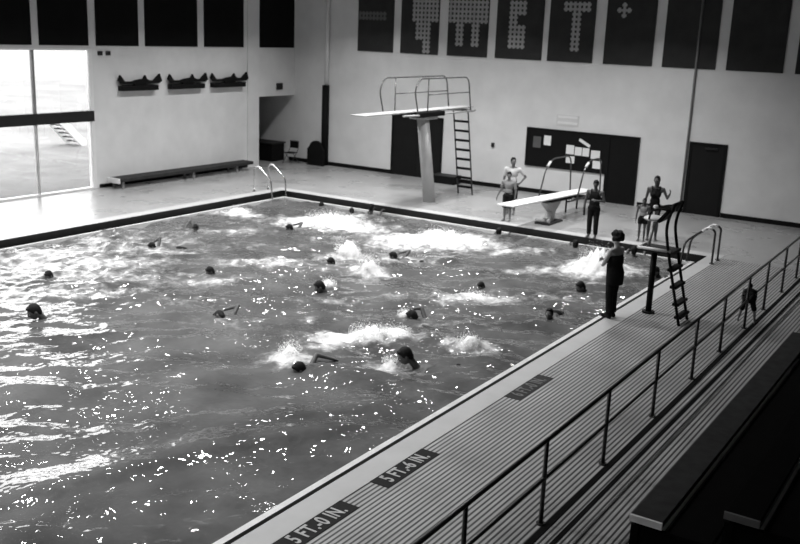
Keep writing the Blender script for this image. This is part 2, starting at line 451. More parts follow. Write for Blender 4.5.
# pale sign above the board
sg = thing('wall_sign', 'pale sign with two whiter bars above the notice board', 'sign', (-13.43, YB-.02, 2.5))
MB().box(-13.86, -13.02, YB-.02, YB, 2.50, 2.88).build('sign_plate', M('sign_grey', .60, .7, .2, .03), sg)
MB().box(-13.80, -13.06, YB-.028, YB-.018, 2.76, 2.84).box(-13.80, -13.06, YB-.028, YB-.018, 2.56, 2.64).build('sign_bars', WHITE, sg)
tag(MB().box(-16.37, -16.25, YB-.05, YB, 1.48, 1.64, .01).build('wall_box', CHARCOAL, loc=(-16.31, YB-.025, 1.5)), 'small dark box on the back wall right of the tall ladder', 'wall box')
tag(MB().box(XL, XL+.06, 30.32, 30.68, 3.0, 3.26, .01).build('wall_box', CHARCOAL, loc=(XL, 30.5, 3.1)), 'small dark box above the dark opening in the corner', 'wall box')
for y, s in ((21.45, 'left one'), (21.78, 'right one')):
    tag(MB().box(XL, XL+.05, y-.09, y+.09, 4.36, 4.50, .01).build('wall_vent', CHARCOAL, loc=(XL, y, 4.43)), 'tiny dark square by the window corner, %s of two' % s, 'wall vent', 'tiny dark squares by the window')

# dark racks on the left wall
def rack(y0, y1, label):
    r = thing('wall_rack', label, 'rack', (XL+.1, (y0+y1)/2, 3.2), 'dark racks on the left wall')
    L = y1-y0
    MB().box(XL, XL+.22, y0+.03, y1-.14, 3.19, 3.36, .015).build('lower_bar', BLACK, r)
    m = MB().prism([(y0+.02, 3.72), (y0-.05, 3.55), (y0+.08, 3.42), (y1-.05, 3.42), (y1+.08, 3.5), (y1-.02, 3.74), (y1-.2, 3.60), (y1-.3, 3.52), (y0+L*.72, 3.53), (y0+L*.66, 3.58), (y0+L*.62, 3.70), (y0+L*.57, 3.58), (y0+L*.40, 3.55), (y0+L*.30, 3.50), (y0+.22, 3.50)], 'x', XL+.08, XL+.16)
    m.build('curved_top', BLACK, r)
    MB().box(XL+.09, XL+.15, y0+L*.35, y0+L*.65, 3.35, 3.45).build('bracket', BLACK, r)
rack(22.13, 23.93, 'leftmost of the three dark racks on the left wall')
rack(24.36, 26.20, 'middle one of the three dark racks on the left wall')
rack(26.50, 28.42, 'rightmost of the three dark racks, next to the pilaster')

# bench along the left wall
b = thing('wall_bench', 'long low dark bench with pale end along the left wall', 'bench', (-25.2, 24.6, 0))
MB().box(-25.55, -24.98, 21.45, 28.1, .24, .36, .015).build('seat_board', WOODDARK, b)
MB().box(-25.56, -24.96, 21.38, 21.45, .20, .37, .01).build('end_cap', WHITE, b)
for y in (21.62, 24.9, 27.2):
    MB().box(-25.05, -25.0, y-.04, y+.04, 0, .24).box(-25.5, -25.45, y-.04, y+.04, 0, .24).box(-25.5, -25.0, y-.03, y+.03, .14, .2).build('leg', GREYPIPE, b)
# things in the passage opening and the far corner
cb = thing('storage_cabinet', 'low dark cabinet standing in the shadowed corner opening', 'cabinet', (-26.7, 30.9, 0))
MB().box(-27.5, -26.12, 30.5, 31.3, 0, .72, .01).build('body', BLACK, cb)
MB().box(-27.55, -26.07, 30.45, 31.35, .72, .78, .01).build('top', CHARCOAL, cb)
MB().box(-27.4, -26.85, 30.47, 30.5, .1, .64).build('door', BLACK, cb); MB().box(-26.8, -26.25, 30.47, 30.5, .1, .64).build('door', BLACK, cb)
ch = thing('folding_chair', 'dark folding chair by the back wall in the far corner', 'chair', (-25.3, 30.75, 0))
MB().box(-25.52, -25.10, 30.55, 30.95, .43, .46, .01).build('seat', BLACK, ch)
MB().box(-25.52, -25.10, 30.97, 31.0, .62, .90, .012).build('backrest', BLACK, ch)
for x in (-25.53, -25.09):
    MB().tube(fillet([(x, 30.5, 0), (x, 30.99, .60), (x, 31.0, .92)], .1), .013).build('leg', TUBE, ch)
    MB().tube([(x, 31.05, 0), (x, 30.62, .47)], .013).build('leg', TUBE, ch)
MB().tube([(-25.53, 31.0, .92), (-25.09, 31.0, .92)], .013).build('back_frame', TUBE, ch)
def arch(x0, x1, h, n=10):
    xc, hw = (x0+x1)/2, (x1-x0)/2
    return [(x0, .0)]+[(xc-hw*math.cos(PI*k/n)*(.8 if 0 < k < n else 1), h-.35+.35*math.sin(PI*k/n)) for k in range(n+1)]+[(x1, 0)]
mt = MB().prism(arch(-24.62, -23.80, 1.02), 'y', 30.98, 31.10)
tag(mt.build('floor_mat', BLACK, loc=(-24.28, 31.05, 0)), 'black round topped mat standing upright against the column', 'mat')
cr = thing('equipment_crate', 'low dark crate on the floor between double door and tall ladder', 'crate', (-17.97, 31.0, 0))
MB().box(-18.46, -17.48, 30.75, 31.3, 0, .27, .015).build('body', BLACK, cr); MB().box(-18.48, -17.46, 30.73, 31.32, .27, .31, .01).build('lid', CHARCOAL, cr)

# outside steps
st = thing('outdoor_steps', 'white outdoor steps seen through the lower window pane', 'steps', (-36.5, 28.9, -.15))
for x in (-37.0, -36.0):
    sw = MB(); sw.prism([(29.0, -.15), (29.0, .10), (27.9, 1.12), (27.7, 1.12), (27.7, .88), (28.75, -.15)], 'x', x-.05, x+.05)
    sw.build('stringer', WHITE, st)
for k in range(5):
    MB().box(-36.95, -36.05, 28.7-.22*k, 28.95-.22*k, .0+.2*k, .05+.2*k).build('tread', CHARCOAL, st)

# ceiling lamps
def make_lamp():
    r = thing('ceiling_lamp', 'round white ceiling lamp over the pool hall', 'lamp', (0, 0, 0), 'round lamps under the hall ceiling')
    m = MB().tube([(0, 0, .34), (0, 0, .02)], [.12, .30], 24); m.build('shade', CHARCOAL, r)
    MB().tube([(0, 0, .42), (0, 0, .34)], .05, 12).build('stem', CHARCOAL, r)
    l = bpy.data.lights.new('lamp_light', 'AREA'); l.shape = 'DISK'; l.size = .5; l.energy = LAMP_W; l.spread = math.radians(124)
    lo = bpy.data.objects.new('lamp_light', l); COL.objects.link(lo); lo.parent = r; lo.location = (0, 0, -.01)
    return r
lamp0 = make_lamp(); first = True
for x in (-20.8, -15.6, -10.4):
    for y in (3, 8, 13, 18, 23, 27):
        o = lamp0 if first else copy_tree(lamp0); first = False
        o.location = (x, y, ZC-.42)

# ------------------------------------------------------------------ bleachers
bl = thing('bleacher', 'dark wooden bleacher with pale board ends at the bottom right', 'bleacher', (-2.7, 9.5, 0))
for k in range(6):
    x0 = -2.92+.98*k; z = .45+.35*k
    y0, y1 = 9.47, 17.95
    MB().box(x0, x0+.35, y0, y1, z-.06, z, .008).build('seat_board', WOODDARK if k == 0 else WOODSHADE, bl)
    MB().box(x0-.005, x0+.355, y0-.03, y0, z-.075, z+.004).build('end_cap', ENDCAP if k == 0 else ENDCAP_SHADE, bl)
    MB().box(x0+.05, x0+.09, y0+.02, y1-.02, max(0, z-.40), z-.06).build('riser_board', WOODSHADE, bl)
    MB().box(x0+.40, x0+.88, y0, y1, z-.13, z-.09, .006).build('foot_board', WOODSHADE, bl)
    MB().box(x0+.0, x0+.97, y0+.03, y0+.09, 0, z-.13).build('end_panel', WOODSHADE, bl)
    MB().box(x0+.0, x0+.97, y1-.09, y1-.03, 0, z-.13).build('end_panel', WOODSHADE, bl)

# dark drain strips along the ribbed deck
struct('trim_5', MB().prism([(-3.87, 3), (-3.79, 3), (-3.93, PY1), (-4.01, PY1)], 'z', -.02, .010), DRAIN)
struct('trim_6', MB().prism([(-3.66, 3), (-3.60, 3), (-3.68, PY1), (-3.74, PY1)], 'z', -.02, .008), DRAIN)

# guard rail
RX, RZ = -3.95, 1.06
def rx(y): return RX-.0085*(y-9)
gr = thing('guard_rail', 'long dark pipe railing between the pool deck and the bleacher', 'railing', (RX, 15, 0))
MB().tube([(rx(3.5), 3.5, RZ), (rx(29), 29.0, RZ)], .026, 12).build('top_rail', RAILM, gr)
MB().tube([(rx(3.5), 3.5, .58), (rx(29), 29.0, .58)], .022, 12).build('mid_rail', RAILM, gr)
for y in (3.6, 5.55, 7.5, 9.42, 11.4, 13.45, 15.5, 17.3, 19.15, 20.85, 22.7, 24.4, 26.2, 28.0):
    pp = MB().tube([(rx(y), y, 0), (rx(y), y, RZ)], .027, 10).build('post', RAILM, gr)
    MB().tube([(rx(y), y, 0), (rx(y), y, .02)], .055, 14).build('flange', RAILM, pp)

# ------------------------------------------------------------------ depth markers in the deck
def letters(text, size, mat, parent, loc, name='lettering', sx=1.0, bold=.01):
    cu = bpy.data.curves.new('t', 'FONT'); cu.body = text; cu.size = size; cu.extrude = .002; cu.offset = bold
    cu.align_x = 'CENTER'; cu.align_y = 'CENTER'; cu.space_character = 1.1
    to = bpy.data.objects.new('t', cu); COL.objects.link(to)
    dg = bpy.context.evaluated_depsgraph_get(); dg.update()
    me = bpy.data.meshes.new_from_object(to.evaluated_get(dg))
    bpy.data.objects.remove(to); bpy.data.curves.remove(cu)
    me.name = name
    me.transform(Matrix.Translation(loc) @ Matrix.Rotation(PI/2, 4, 'Z') @ Matrix.Diagonal((sx, 1, 1, 1)))
    me.materials.clear(); me.materials.append(mat)
    o = bpy.data.objects.new(name, me); COL.objects.link(o); o.parent = parent
    return o
MARK_TILE = M('black_marker_tile', .006, .6, .15); MARK_TXT = M('pale_marker_letters', .42, .5, .3)
MARK_WORN = M('worn_marker_tile', .018, .6, .2); MARK_TXT_WORN = M('worn_marker_letters', .12, .5, .3)
for (y0, y1, t, lb, a, bmat) in ((7.05, 8.46, '5 FT.-0 IN.', 'black depth marker reading 5 FT.-0 IN. set in the near deck', MARK_TILE, MARK_TXT),
                           (9.08, 10.32, '5 FT.-6 IN.', 'black depth marker reading 5 FT.-6 IN. beside the coping', MARK_TILE, MARK_TXT),
                           (12.76, 14.02, '6 FT.-0 IN.', 'worn dark depth marker farthest from the camera, lettering barely legible', MARK_WORN, MARK_TXT_WORN)):
    c = ((-6.145-5.86)/2, (y0+y1)/2, 0)
    r = thing('depth_marker', lb, 'depth marker', c, 'depth markers along the pool edge')
    MB().box(-6.145, -5.86, y0, y1, -.01, .006).build('tile', a, r)
    letters(t, .29, bmat, r, (0, (.09 if y0 < 8 else .0), .0075), sx=.66, bold=.006)

# ------------------------------------------------------------------ diving boards
hd = thing('high_diving_board', 'tall white diving platform with rails, sloping post and ladder', 'diving board', (-16.2, 26.9, 0))
hp = MB().tube([(-16.2, 26.95, 0), (-16.2, 26.3, 2.85)], [.23, .22], 20)
for v in hp.bm.verts: v.co.x = -16.2+(v.co.x+16.2)*.85
hp.build('post', PALEMETAL, hd)
MB().tube([(-16.2, 26.95, 0), (-16.2, 26.95, .02)], .29, 20).build('base_plate', PALEMETAL, hd)
MB().box(-16.5, -15.9, 25.95, 26.75, 2.80, 2.92, .02).build('bracket', PALEMETAL, hd)
MB().box(-16.55, -15.78, 25.45, 27.0, 2.90, 3.06, .03).build('fulcrum', BLACK, hd)
MB().box(-16.45, -15.95, 22.7, 29.2, 3.06, 3.10, .015).build('board', BOARD_GREY, hd)
for x in (-16.62, -15.82):
    MB().tube(fillet([(x, 24.55, 3.0), (x, 26, 2.96), (x, 29.0, 2.96)], .1), .03).build('side_beam', PALEMETAL, hd)
def hrail(x, y0, y1, ym):
    o = MB().tube(fillet([(x, y0+.25, 3.0), (x, y0, 3.75), (x, y0+.25, 4.1), (x, y1, 4.1), (x, y1+.25, 2.98)], .28, 8), .024).build('handrail', TUBE_GREY, hd)
    MB().tube([(x, ym, 2.98), (x, ym, 4.1)], .02).build('upright', TUBE_GREY, o)
    MB().tube([(x, ym, 3.6), (x, y1+.12, 3.6)], .017).build('mid_bar', TUBE_GREY, o)
hrail(-16.62, 24.4, 28.4, 25.28); hrail(-15.82, 25.15, 28.5, 25.95)
MB().box(-16.6, -15.84, 28.6, 29.15, 2.94, 3.0, .01).build('rear_step', PALEMETAL, hd)
ld = MB()
for x in (-16.47, -15.9): ld.tube(fillet([(x, 28.3, 3.0), (x, 28.72, 2.98), (x, 29.35, 0)], .15), .026)
ld = ld.build('ladder', TUBE, hd)
for k in range(8):
    t = (k+.8)/8.9
    MB().box(-16.46, -15.91, 29.35-.61*t-.07, 29.35-.61*t+.06, 2.95*t-.035, 2.95*t+.035).build('tread', BLACK, ld)

lb = thing('low_diving_board', 'low springboard with long white board and curved rails beside the boy', 'diving board', (-11.65, 26.5, 0))
tip, hin = Vector((-11.72, 23.6, .91)), Vector((-11.72, 29.65, .66))
ang = math.atan2(hin.z-tip.z, hin.y-tip.y)
MB().obox((tip+hin)/2, (.52, (hin-tip).length, .05), Matrix.Rotation(ang, 3, 'X'), .015).build('board', BOARD, lb)
MB().obox((-11.72, 27.0, .70), (.5, 1.5, .10), Matrix.Rotation(ang, 3, 'X'), .02).build('fulcrum', BLACK, lb)
sd = MB(); sd.prism([(26.15, .66), (27.3, .66), (26.85, .35), (26.75, .05), (26.45, .05), (26.6, .35)], 'x', -11.82, -11.60); sd.build('stand', PALEMETAL, lb)
MB().box(-11.95, -11.45, 26.1, 27.1, 0, .05, .01).build('base_plate', CHARCOAL, lb)
MB().tube([(-11.95, 26.2, .12), (-11.5, 26.2, .12)], .07, 16).build('roller', PALEMETAL, lb)
for x in (-12.02, -11.38):
    MB().tube(fillet([(x, 27.2, .62), (x, 29.6, .55)], .1), .035).build('side_beam', TUBE, lb)
    MB().tube([(x, 28.6, .58), (x, 28.6, 0)], .03).build('leg', BLACK, lb)
    MB().tube([(x, 29.5, .55), (x, 29.5, 0)], .03).build('leg', BLACK, lb)
def lrail(x, y0, y1):
    MB().tube(fillet([(x, y0-.3, .66), (x, y0+.1, 1.55), (x, y0+.55, 1.82), (x, y1, 1.80), (x, y1+.15, .55)], .3, 8), .024).build('handrail', TUBE, lb)
    MB().tube([(x, y0+.22, 1.62), (x, y0+.42, 1.74)], .04, 12).build('rail_grip', WHITE, lb)
lrail(-12.15, 27.0, 29.0); lrail(-11.2, 27.75, 29.2)

# ------------------------------------------------------------------ pool ladders
def pool_ladder(xd, sgn, y0, y1, label, hb, m):
    """arched rails: back legs on the deck at xd, front ends over the water at xd + sgn*.75"""
    r = thing('pool_ladder', label, 'ladder', (xd, (y0+y1)/2, 0), 'pool ladders')
    for y in (y0, y1):
        o = MB().tube(fillet([(xd, y, 0), (xd, y, hb), (xd+sgn*.2, y, hb+.05), (xd+sgn*.74, y, .48), (xd+sgn*.8, y, -.2), (xd+sgn*.82, y, -1.2)], .16, 6), .028, 12).build('rail', m, r)
        MB().tube([(xd, y, 0), (xd, y, .03)], .06, 14).build('flange', m, o)
        MB().tube(fillet([(xd+sgn*.07, y, hb+.02), (xd+sgn*.2, y, hb+.05), (xd+sgn*.33, y, hb-.06)], .08), .031, 12).build('top_grip', WHITE, o)
    for k in range(3):
        MB().box(min(xd+sgn*.74, xd+sgn*.9), max(xd+sgn*.74, xd+sgn*.9), y0, y1, -.45-.3*k, -.41-.3*k).build('tread', PALEMETAL, r)
pool_ladder(-21.62, 1, 24.35, 25.08, 'chrome pool ladder in the far left pool corner', .84, STEEL)
pool_ladder(-6.15, -1, 24.44, 24.98, 'dark arched pool ladder in the far right pool corner', .88, RAILM)

# ------------------------------------------------------------------ lifeguard chair
lg = thing('lifeguard_chair', 'tall lifeguard chair with white seat and rear ladder at pool side', 'lifeguard chair', (-5.6, 18.7, 0))
MB().tube([(-5.94, 18.95, .03), (-5.94, 18.95, 1.42)], .062, 16).build('leg', BLACK, lg)
MB().tube([(-5.94, 18.95, .0), (-5.94, 18.95, .04)], .13, 16).build('foot_plate', BLACK, lg)
MB().box(-6.12, -5.40, 18.42, 18.98, 1.40, 1.46, .01).build('platform', CHARCOAL, lg)
MB().tube([(-6.12, 18.42, 1.47), (-6.12, 18.98, 1.47)], .03).tube([(-6.12, 18.42, 1.47), (-5.45, 18.42, 1.47)], .03).build('platform_edge', WHITE, lg)
MB().tube([(-6.0, 18.70, 1.46), (-5.92, 18.70, 1.98)], .03).build('seat_support', PALEMETAL, lg)
MB().ell((-5.93, 18.66, 2.05), (.20, .24, .055), 20).build('seat', WHITE, lg)
MB().obox((-5.62, 18.66, 2.22), (.07, .46, .52), Matrix.Rotation(math.radians(38), 3, 'Y'), .02).build('backrest', BLACK, lg)
ll = MB()
for y in (18.42, 18.98): ll.tube(fillet([(-5.13, y, 0), (-5.50, y, 1.46), (-5.60, y, 1.95), (-5.48, y, 2.42)], .2), .03)
ll = ll.build('ladder', BLACK, lg)
for z in (.16, .42, .76, 1.10):
    x = -5.13-.37*z/1.46
    MB().box(x-.07, x+.07, 18.40, 19.0, z-.03, z+.03, .008).build('tread', BLACK, ll)
for y in (18.40, 19.0):
    MB().tube(fillet([(-5.52, y, 2.28), (-5.72, y, 2.30), (-5.92, y, 2.24), (-5.95, y, 2.06)], .08), .02).build('armrest', BLACK, lg)
MB().ell((-5.84, 18.42, 2.32), (.06, .045, .045), 12).build('armrest_pad', WHITE, lg)

# ------------------------------------------------------------------ people
def cap(mb, a, ra, b, rb, n=12):
    """tapered capsule"""
    bm = bmesh.new(); a, b = Vector(a), Vector(b)
    for c, r in ((a, ra), (b, rb)):
        q = bmesh.ops.create_icosphere(bm, subdivisions=2, radius=r, matrix=Matrix.Translation(c))
    h = bmesh.ops.convex_hull(bm, input=bm.verts)
    bmesh.ops.delete(bm, geom=[g for g in h['geom_interior'] if isinstance(g, bmesh.types.BMVert)], context='VERTS')
    mb.add(bm)
def cone(mb, a, ra, b, rb, n=20, fl=1.0):
    mb.tube([a, b], [ra, rb], n)
def remesh_obj(mb, name, mat, parent, voxel, smooth=2):
    """one continuous skin over the collected shapes"""
    me = bpy.data.meshes.new('tmp'); 
    bmesh.ops.recalc_face_normals(mb.bm, faces=mb.bm.faces)
    mb.bm.to_mesh(me); mb.bm.free()
    o = bpy.data.objects.new('tmp', me); COL.objects.link(o)
    r = o.modifiers.new('r', 'REMESH'); r.mode = 'VOXEL'; r.voxel_size = voxel; r.use_smooth_shade = True
    if smooth:
        s = o.modifiers.new('s', 'SMOOTH'); s.iterations = smooth; s.factor = .5
    dg = bpy.context.evaluated_depsgraph_get(); dg.update()
    m2 = bpy.data.meshes.new_from_object(o.evaluated_get(dg)); m2.name = name
    bpy.data.objects.remove(o); bpy.data.meshes.remove(me)
    m2.materials.clear(); m2.materials.append(mat)
    for p in m2.polygons: p.use_smooth = True
    ob = bpy.data.objects.new(name, m2); COL.objects.link(ob); ob.parent = parent
    return ob
def hand(mb, w, d, side, H, curl=.35, palm_n=None):
    """palm and five fingers from the wrist w along direction d"""
    s = H/1.75
    d = Vector(d).normalized()
    n = Vector(palm_n) if palm_n else Vector((side, 0, 0))
    n = (n - d*n.dot(d)); n = n.normalized() if n.length > 1e-4 else d.orthogonal().normalized()
    t = d.cross(n)
    w = Vector(w)
    for k in (-1, 0, 1):
        cap(mb, w+d*.012*s+t*k*.010*s, .017*s, w+d*.085*s+t*k*.024*s, .0135*s)
    ln = (.066, .078, .072, .056)
    for i, L in enumerate(ln):
        o = (i-1.5)*.0215*s
        a = w+d*.088*s+t*o
        d1 = (d*math.cos(curl)-n*math.sin(curl)).normalized(); d2 = (d*math.cos(curl*2.2)-n*math.sin(curl*2.2)).normalized()
        b = a+d1*L*.5*s; c = b+d2*L*.5*s
        cap(mb, a, .0092*s, b, .0085*s); cap(mb, b, .0085*s, c, .007*s)
    a = w+d*.025*s-t*.028*s
    b = a+(d*.7-t*.75-n*.2).normalized()*.04*s; c = b+(d*.9-t*.3-n*.35).normalized()*.032*s
    cap(mb, a, .0135*s, b, .0105*s); cap(mb, b, .0105*s, c, .0085*s)
def head_shapes(mb, hc, s, R):
    def q(v): return hc+R@Vector(v)*s
    mb.ell(hc, (.074*s, .094*s, .112*s), 18, R)
    mb.ell(q((0, .03, -.055)), (.056*s, .062*s, .062*s), 14, R)     # jaw
    mb.ell(q((0, .098, -.012)), (.014*s, .02*s, .026*s), 10, R)      # nose
    mb.ell(q((0, .085, .02)), (.045*s, .018*s, .012*s), 10, R)       # brow
    for sx in (-1, 1): mb.ell(q((sx*.078, -.005, -.005)), (.012*s, .022*s, .034*s), 10, R)
def face_parts(body, hc, s, R):
    def q(v): return hc+R@Vector(v)*s
    e = MB()
    for sx in (-1, 1): e.ell(q((sx*.03, .084, .006)), (.012*s, .009*s, .007*s), 10, R)
    add_child(e, 'eyes', EYE, body)
    l = MB(); l.ell(q((0, .088, -.058)), (.023*s, .010*s, .007*s), 10, R); add_child(l, 'lips', LIPS, body)
def add_child(mb, name, mat, parent):
    bmesh.ops.recalc_face_normals(mb.bm, faces=mb.bm.faces)
    me = bpy.data.meshes.new(name); mb.bm.to_mesh(me); mb.bm.free(); me.materials.append(mat)
    for p in me.polygons: p.use_smooth = True
    o = bpy.data.objects.new(name, me); COL.objects.link(o); o.parent = parent; return o
def hair_shape(hc, s, R, style):
    h = MB()
    def q(v): return hc+R@Vector(v)*s
    if style == 'bushy':
        for k in range(40):
            a = rng.normal(size=3); a /= np.linalg.norm(a)
            if a[1] > .35 and a[2] < .35: continue
            if a[2] < -.55: continue
            h.ell(q((a[0]*.085, a[1]*.10-.02, a[2]*.105+.035)), (.05*s,)*3, 8)
        h.ell(q((0, -.025, .04)), (.10*s, .105*s, .11*s), 16, R)
    else:
        h.ell(q((0, -.018, .022)), (.084*s, .097*s, .108*s), 18, R)
        h.ell(q((0, -.055, -.03)), (.07*s, .055*s, .07*s), 14, R)
        h.ell(q((0, .05, .09)), (.05*s, .035*s, .025*s), 10, R)
        if style == 'long':
            h.ell(q((0, -.075, -.09)), (.07*s, .04*s, .12*s), 14, R)
    return h

def person(label, loc, rz, H, J=None, skin=None, hair='short', female=False, clothes=(), head_turn=0, head_tilt=0, curl=.35, group=None, voxel=None, palm=None, girth=1.0, shoes=None):
    """standing figure facing local +y, feet at z = 0; J overrides joints given for a height of 1"""
    J = J or {}
    s = H/1.75
    sw = .108 if female else .118
    D = {'pelvis': (0, 0, .525), 'waist': (0, .005, .60), 'chest': (0, .0, .715), 'neck': (0, -.005, .815), 'head': (0, .012, .925)}
    for n, sx in (('l', -1), ('r', 1)):
        D['sh_'+n] = (sx*sw, 0, .79); D['el_'+n] = (sx*(sw+.03), -.01, .62); D['wr_'+n] = (sx*(sw+.035), .03, .475)
        D['hd_'+n] = (0, .1, -1)                                   # hand direction
        D['hip_'+n] = (sx*.052, 0, .505); D['kn_'+n] = (sx*.056, .012, .275); D['an_'+n] = (sx*.058, -.008, .045); D['toe_'+n] = (sx*.068, .085, .016)
    D.update(J)
    P = {k: Vector(v)*(1 if k.startswith('hd_') else H) for k, v in D.items()}
    t = thing('person', label, 'person', loc, group); t.rotation_euler = (0, 0, rz)
    R = Matrix.Rotation(head_turn, 3, 'Z') @ Matrix.Rotation(head_tilt, 3, 'X')
    b = MB()
    wd = (.9 if female else 1.0)*girth
    # trunk
    ax = (P['chest']-P['pelvis'])
    tr = Matrix.Rotation(math.atan2(-ax.y, ax.z), 3, 'X')
    b.ell(P['chest'], (.150*s*wd, .098*s, .155*s), 18, tr); b.ell(P['waist'], (.125*s*wd, .088*s, .14*s), 18, tr); b.ell(P['pelvis'], (.150*s*girth, .105*s*girth, .105*s), 18, tr)
    if female: 
        for sx in (-1, 1): b.ell(P['chest']+tr@Vector((sx*.06*s, .085*s, -.01*s)), (.055*s, .045*s, .055*s), 12)
    for n in 'lr':
        cap(b, P['neck'], .045*s, P['sh_'+n], .045*s)
        cap(b, P['chest'], .10*s, P['sh_'+n], .05*s)
        cap(b, P['sh_'+n], .051*s*wd, P['el_'+n], .037*s*wd); cap(b, P['el_'+n], .038*s*wd, P['wr_'+n], .025*s)
        hand(b, P['wr_'+n], P['hd_'+n], -1 if n == 'l' else 1, H, curl, palm)
        cap(b, P['pelvis']+Vector(((-1 if n == 'l' else 1)*.07*s, 0, 0)), .085*s, P['hip_'+n], .088*s)
        cap(b, P['hip_'+n], .086*s, P['kn_'+n], .052*s); 
        cf = P['kn_'+n].lerp(P['an_'+n], .3)+Vector((0, -.012*s, 0))
        cap(b, P['kn_'+n], .050*s, cf, .054*s); cap(b, cf, .054*s, P['an_'+n], .034*s)
        heel = P['an_'+n]+Vector((0, -.022*s, -.045*H+.032*s)); cap(b, P['an_'+n], .034*s, heel, .032*s)
        toe = P['toe_'+n]; cap(b, heel, .032*s, toe, .022*s); cap(b, P['an_'+n], .036*s, toe, .022*s)
        for k in range(5):
            o = (k-2)*.016*s
            cap(b, toe+Vector((o, .0, -.004*s)), .013*s, toe+Vector((o*1.15, (.04-.006*abs(k-1.5))*s, -.006*s)), .009*s)
    cap(b, P['neck']-Vector((0, 0, .03*s)), .056*s, P['head']-Vector((0, .01*s, .05*s)), .05*s)
    head_shapes(b, P['head'], s, R)
    body = remesh_obj(b, 'body', skin or SKIN_MID, t, (voxel or .0085)*s, 2)
    face_parts(body, P['head'], s, R)
    hm = hair_shape(P['head'], s, R, hair); remesh_obj(hm, 'hair', HAIR, t, .011*s, 1)
    for c in clothes:
        m = MB(); kind, mat = c[0], c[1]; e = .014*s
        if kind in ('shirt', 'tank', 'swimsuit', 'top'):
            lo = P['pelvis']+Vector((0, 0, {'swimsuit': -.02, 'tank': .02}.get(kind, .045)*s))
            m.ell(P['chest'], (.150*s*wd+e, .098*s+e, .155*s), 18, tr); m.ell(P['waist'], (.125*s*wd+e*1.6, .088*s+e*1.5, .15*s), 18, tr)
            m.ell(lo, (.150*s*girth+e*(1 if kind == 'swimsuit' else .5), .105*s*girth+e*(1 if kind == 'swimsuit' else .5), .085*s), 18, tr)
            if female:
                for sx in (-1, 1): m.ell(P['chest']+tr@Vector((sx*.06*s, .085*s, -.01*s)), (.055*s+e, .045*s+e, .055*s+e), 12)
            for n in 'lr':
                if kind == 'shirt':
                    cap(m, P['chest'], .10*s+e, P['sh_'+n], .052*s+e*.6)
                    cap(m, P['neck']-Vector((0, 0, .03*s)), .055*s, P['sh_'+n], .05*s+e*.5)
                    cone(m, P['sh_'+n], .050*s+e*.7, P['sh_'+n].lerp(P['el_'+n], .75), .043*s+e*.9)
                else:
                    q = P['neck'].lerp(P['sh_'+n], .55)
                    m.tube([P['chest']+Vector((q.x*.9, .085*s, .04*s)), q+Vector((0, .03*s, .05*s)), q+Vector((0, -.035*s, .045*s)), P['chest']+Vector((q.x*.9, -.09*s, .03*s))], .022*s, 8)
        if kind in ('shorts', 'trousers', 'swimsuit', 'trunks'):
            m.ell(P['pelvis'], (.150*s*girth+e*1.4, .105*s*girth+e*1.4, .11*s+e), 18, tr)
            if kind != 'swimsuit': m.ell(P['pelvis'].lerp(P['waist'], .7), (.128*s*wd+e*1.5, .09*s+e*1.5, .06*s), 18, tr)
            for n in 'lr':
                cap(m, P['pelvis']+Vector(((-1 if n == 'l' else 1)*.07*s, 0, 0)), .085*s+e, P['hip_'+n], .088*s+e)
                if kind == 'shorts': cone(m, P['hip_'+n]+Vector((0, 0, .03*s)), .092*s+e, P['hip_'+n].lerp(P['kn_'+n], 1.0), .066*s+e*1.8)
                if kind == 'trunks': cone(m, P['hip_'+n]+Vector((0, 0, .03*s)), .092*s+e, P['hip_'+n].lerp(P['kn_'+n], .5), .078*s+e)
                if kind == 'trousers':
                    cone(m, P['hip_'+n]+Vector((0, 0, .03*s)), .092*s+e, P['kn_'+n], .062*s+e); cone(m, P['kn_'+n]+Vector((0, 0, .04*s)), .066*s+e, P['an_'+n]+Vector((0, 0, .02*s)), .05*s+e)
        if kind == 'wrap':
            q = MB(); q.tube([P['chest']+Vector((0, .01, .03*s)), P['chest']-Vector((0, 0, .05*s)), P['waist'], P['pelvis'], Vector((0, P['pelvis'].y, .40*H))], [.165*s*girth, .172*s*girth, .165*s*girth, .185*s*girth, .175*s*girth], 28)
            bmesh.ops.scale(q.bm, vec=(1, .76, 1), verts=q.bm.verts); q_me = q.bm.copy(); q.bm.free(); m.add(q_me)
        remesh_obj(m, {'wrap': 'towel_wrap', 'shirt': 'shirt', 'tank': 'tank_top', 'top': 'top', 'swimsuit': 'swimsuit', 'shorts': 'shorts', 'trunks': 'trunks', 'trousers': 'trousers'}[kind], mat, t, .010*s, 2)
    if shoes:
        for n in 'lr':
            m = MB(); heel = P['an_'+n]+Vector((0, -.022*s, -.045*H+.034*s)); toe = P['toe_'+n]+Vector((0, .03*s, .006*s))
            cap(m, heel, .042*s, toe, .030*s); cap(m, P['an_'+n], .043*s, heel, .042*s); cap(m, P['an_'+n], .042*s, toe, .026*s)
            remesh_obj(m, 'shoe', shoes, t, .010*s, 1)
    return t

# man and boy by the springboard (facing the pool)
person('man in white shirt and dark shorts, hand on hip, behind the boy', (-13.22, 27.0, 0), PI+.25, 1.82,
       {'el_l': (-.215, -.055, .665), 'wr_l': (-.145, .02, .56), 'hd_l': (.8, .5, -.3)}, SKIN_MID, 'short', clothes=(('shirt', CLOTH_WHITE), ('shorts', CLOTH_DARK)), head_turn=.5)
person('boy in grey top and dark shorts standing at the springboard tip', (-12.76, 25.85, 0), PI+.1, 1.53,
       {'el_r': (.165, -.02, .63), 'wr_r': (.215, .03, .49), 'hd_r': (.3, .1, -1)}, SKIN_MID, 'short', clothes=(('shirt', CLOTH_GREY), ('shorts', CLOTH_DARK)), head_turn=.3, head_tilt=-.15)
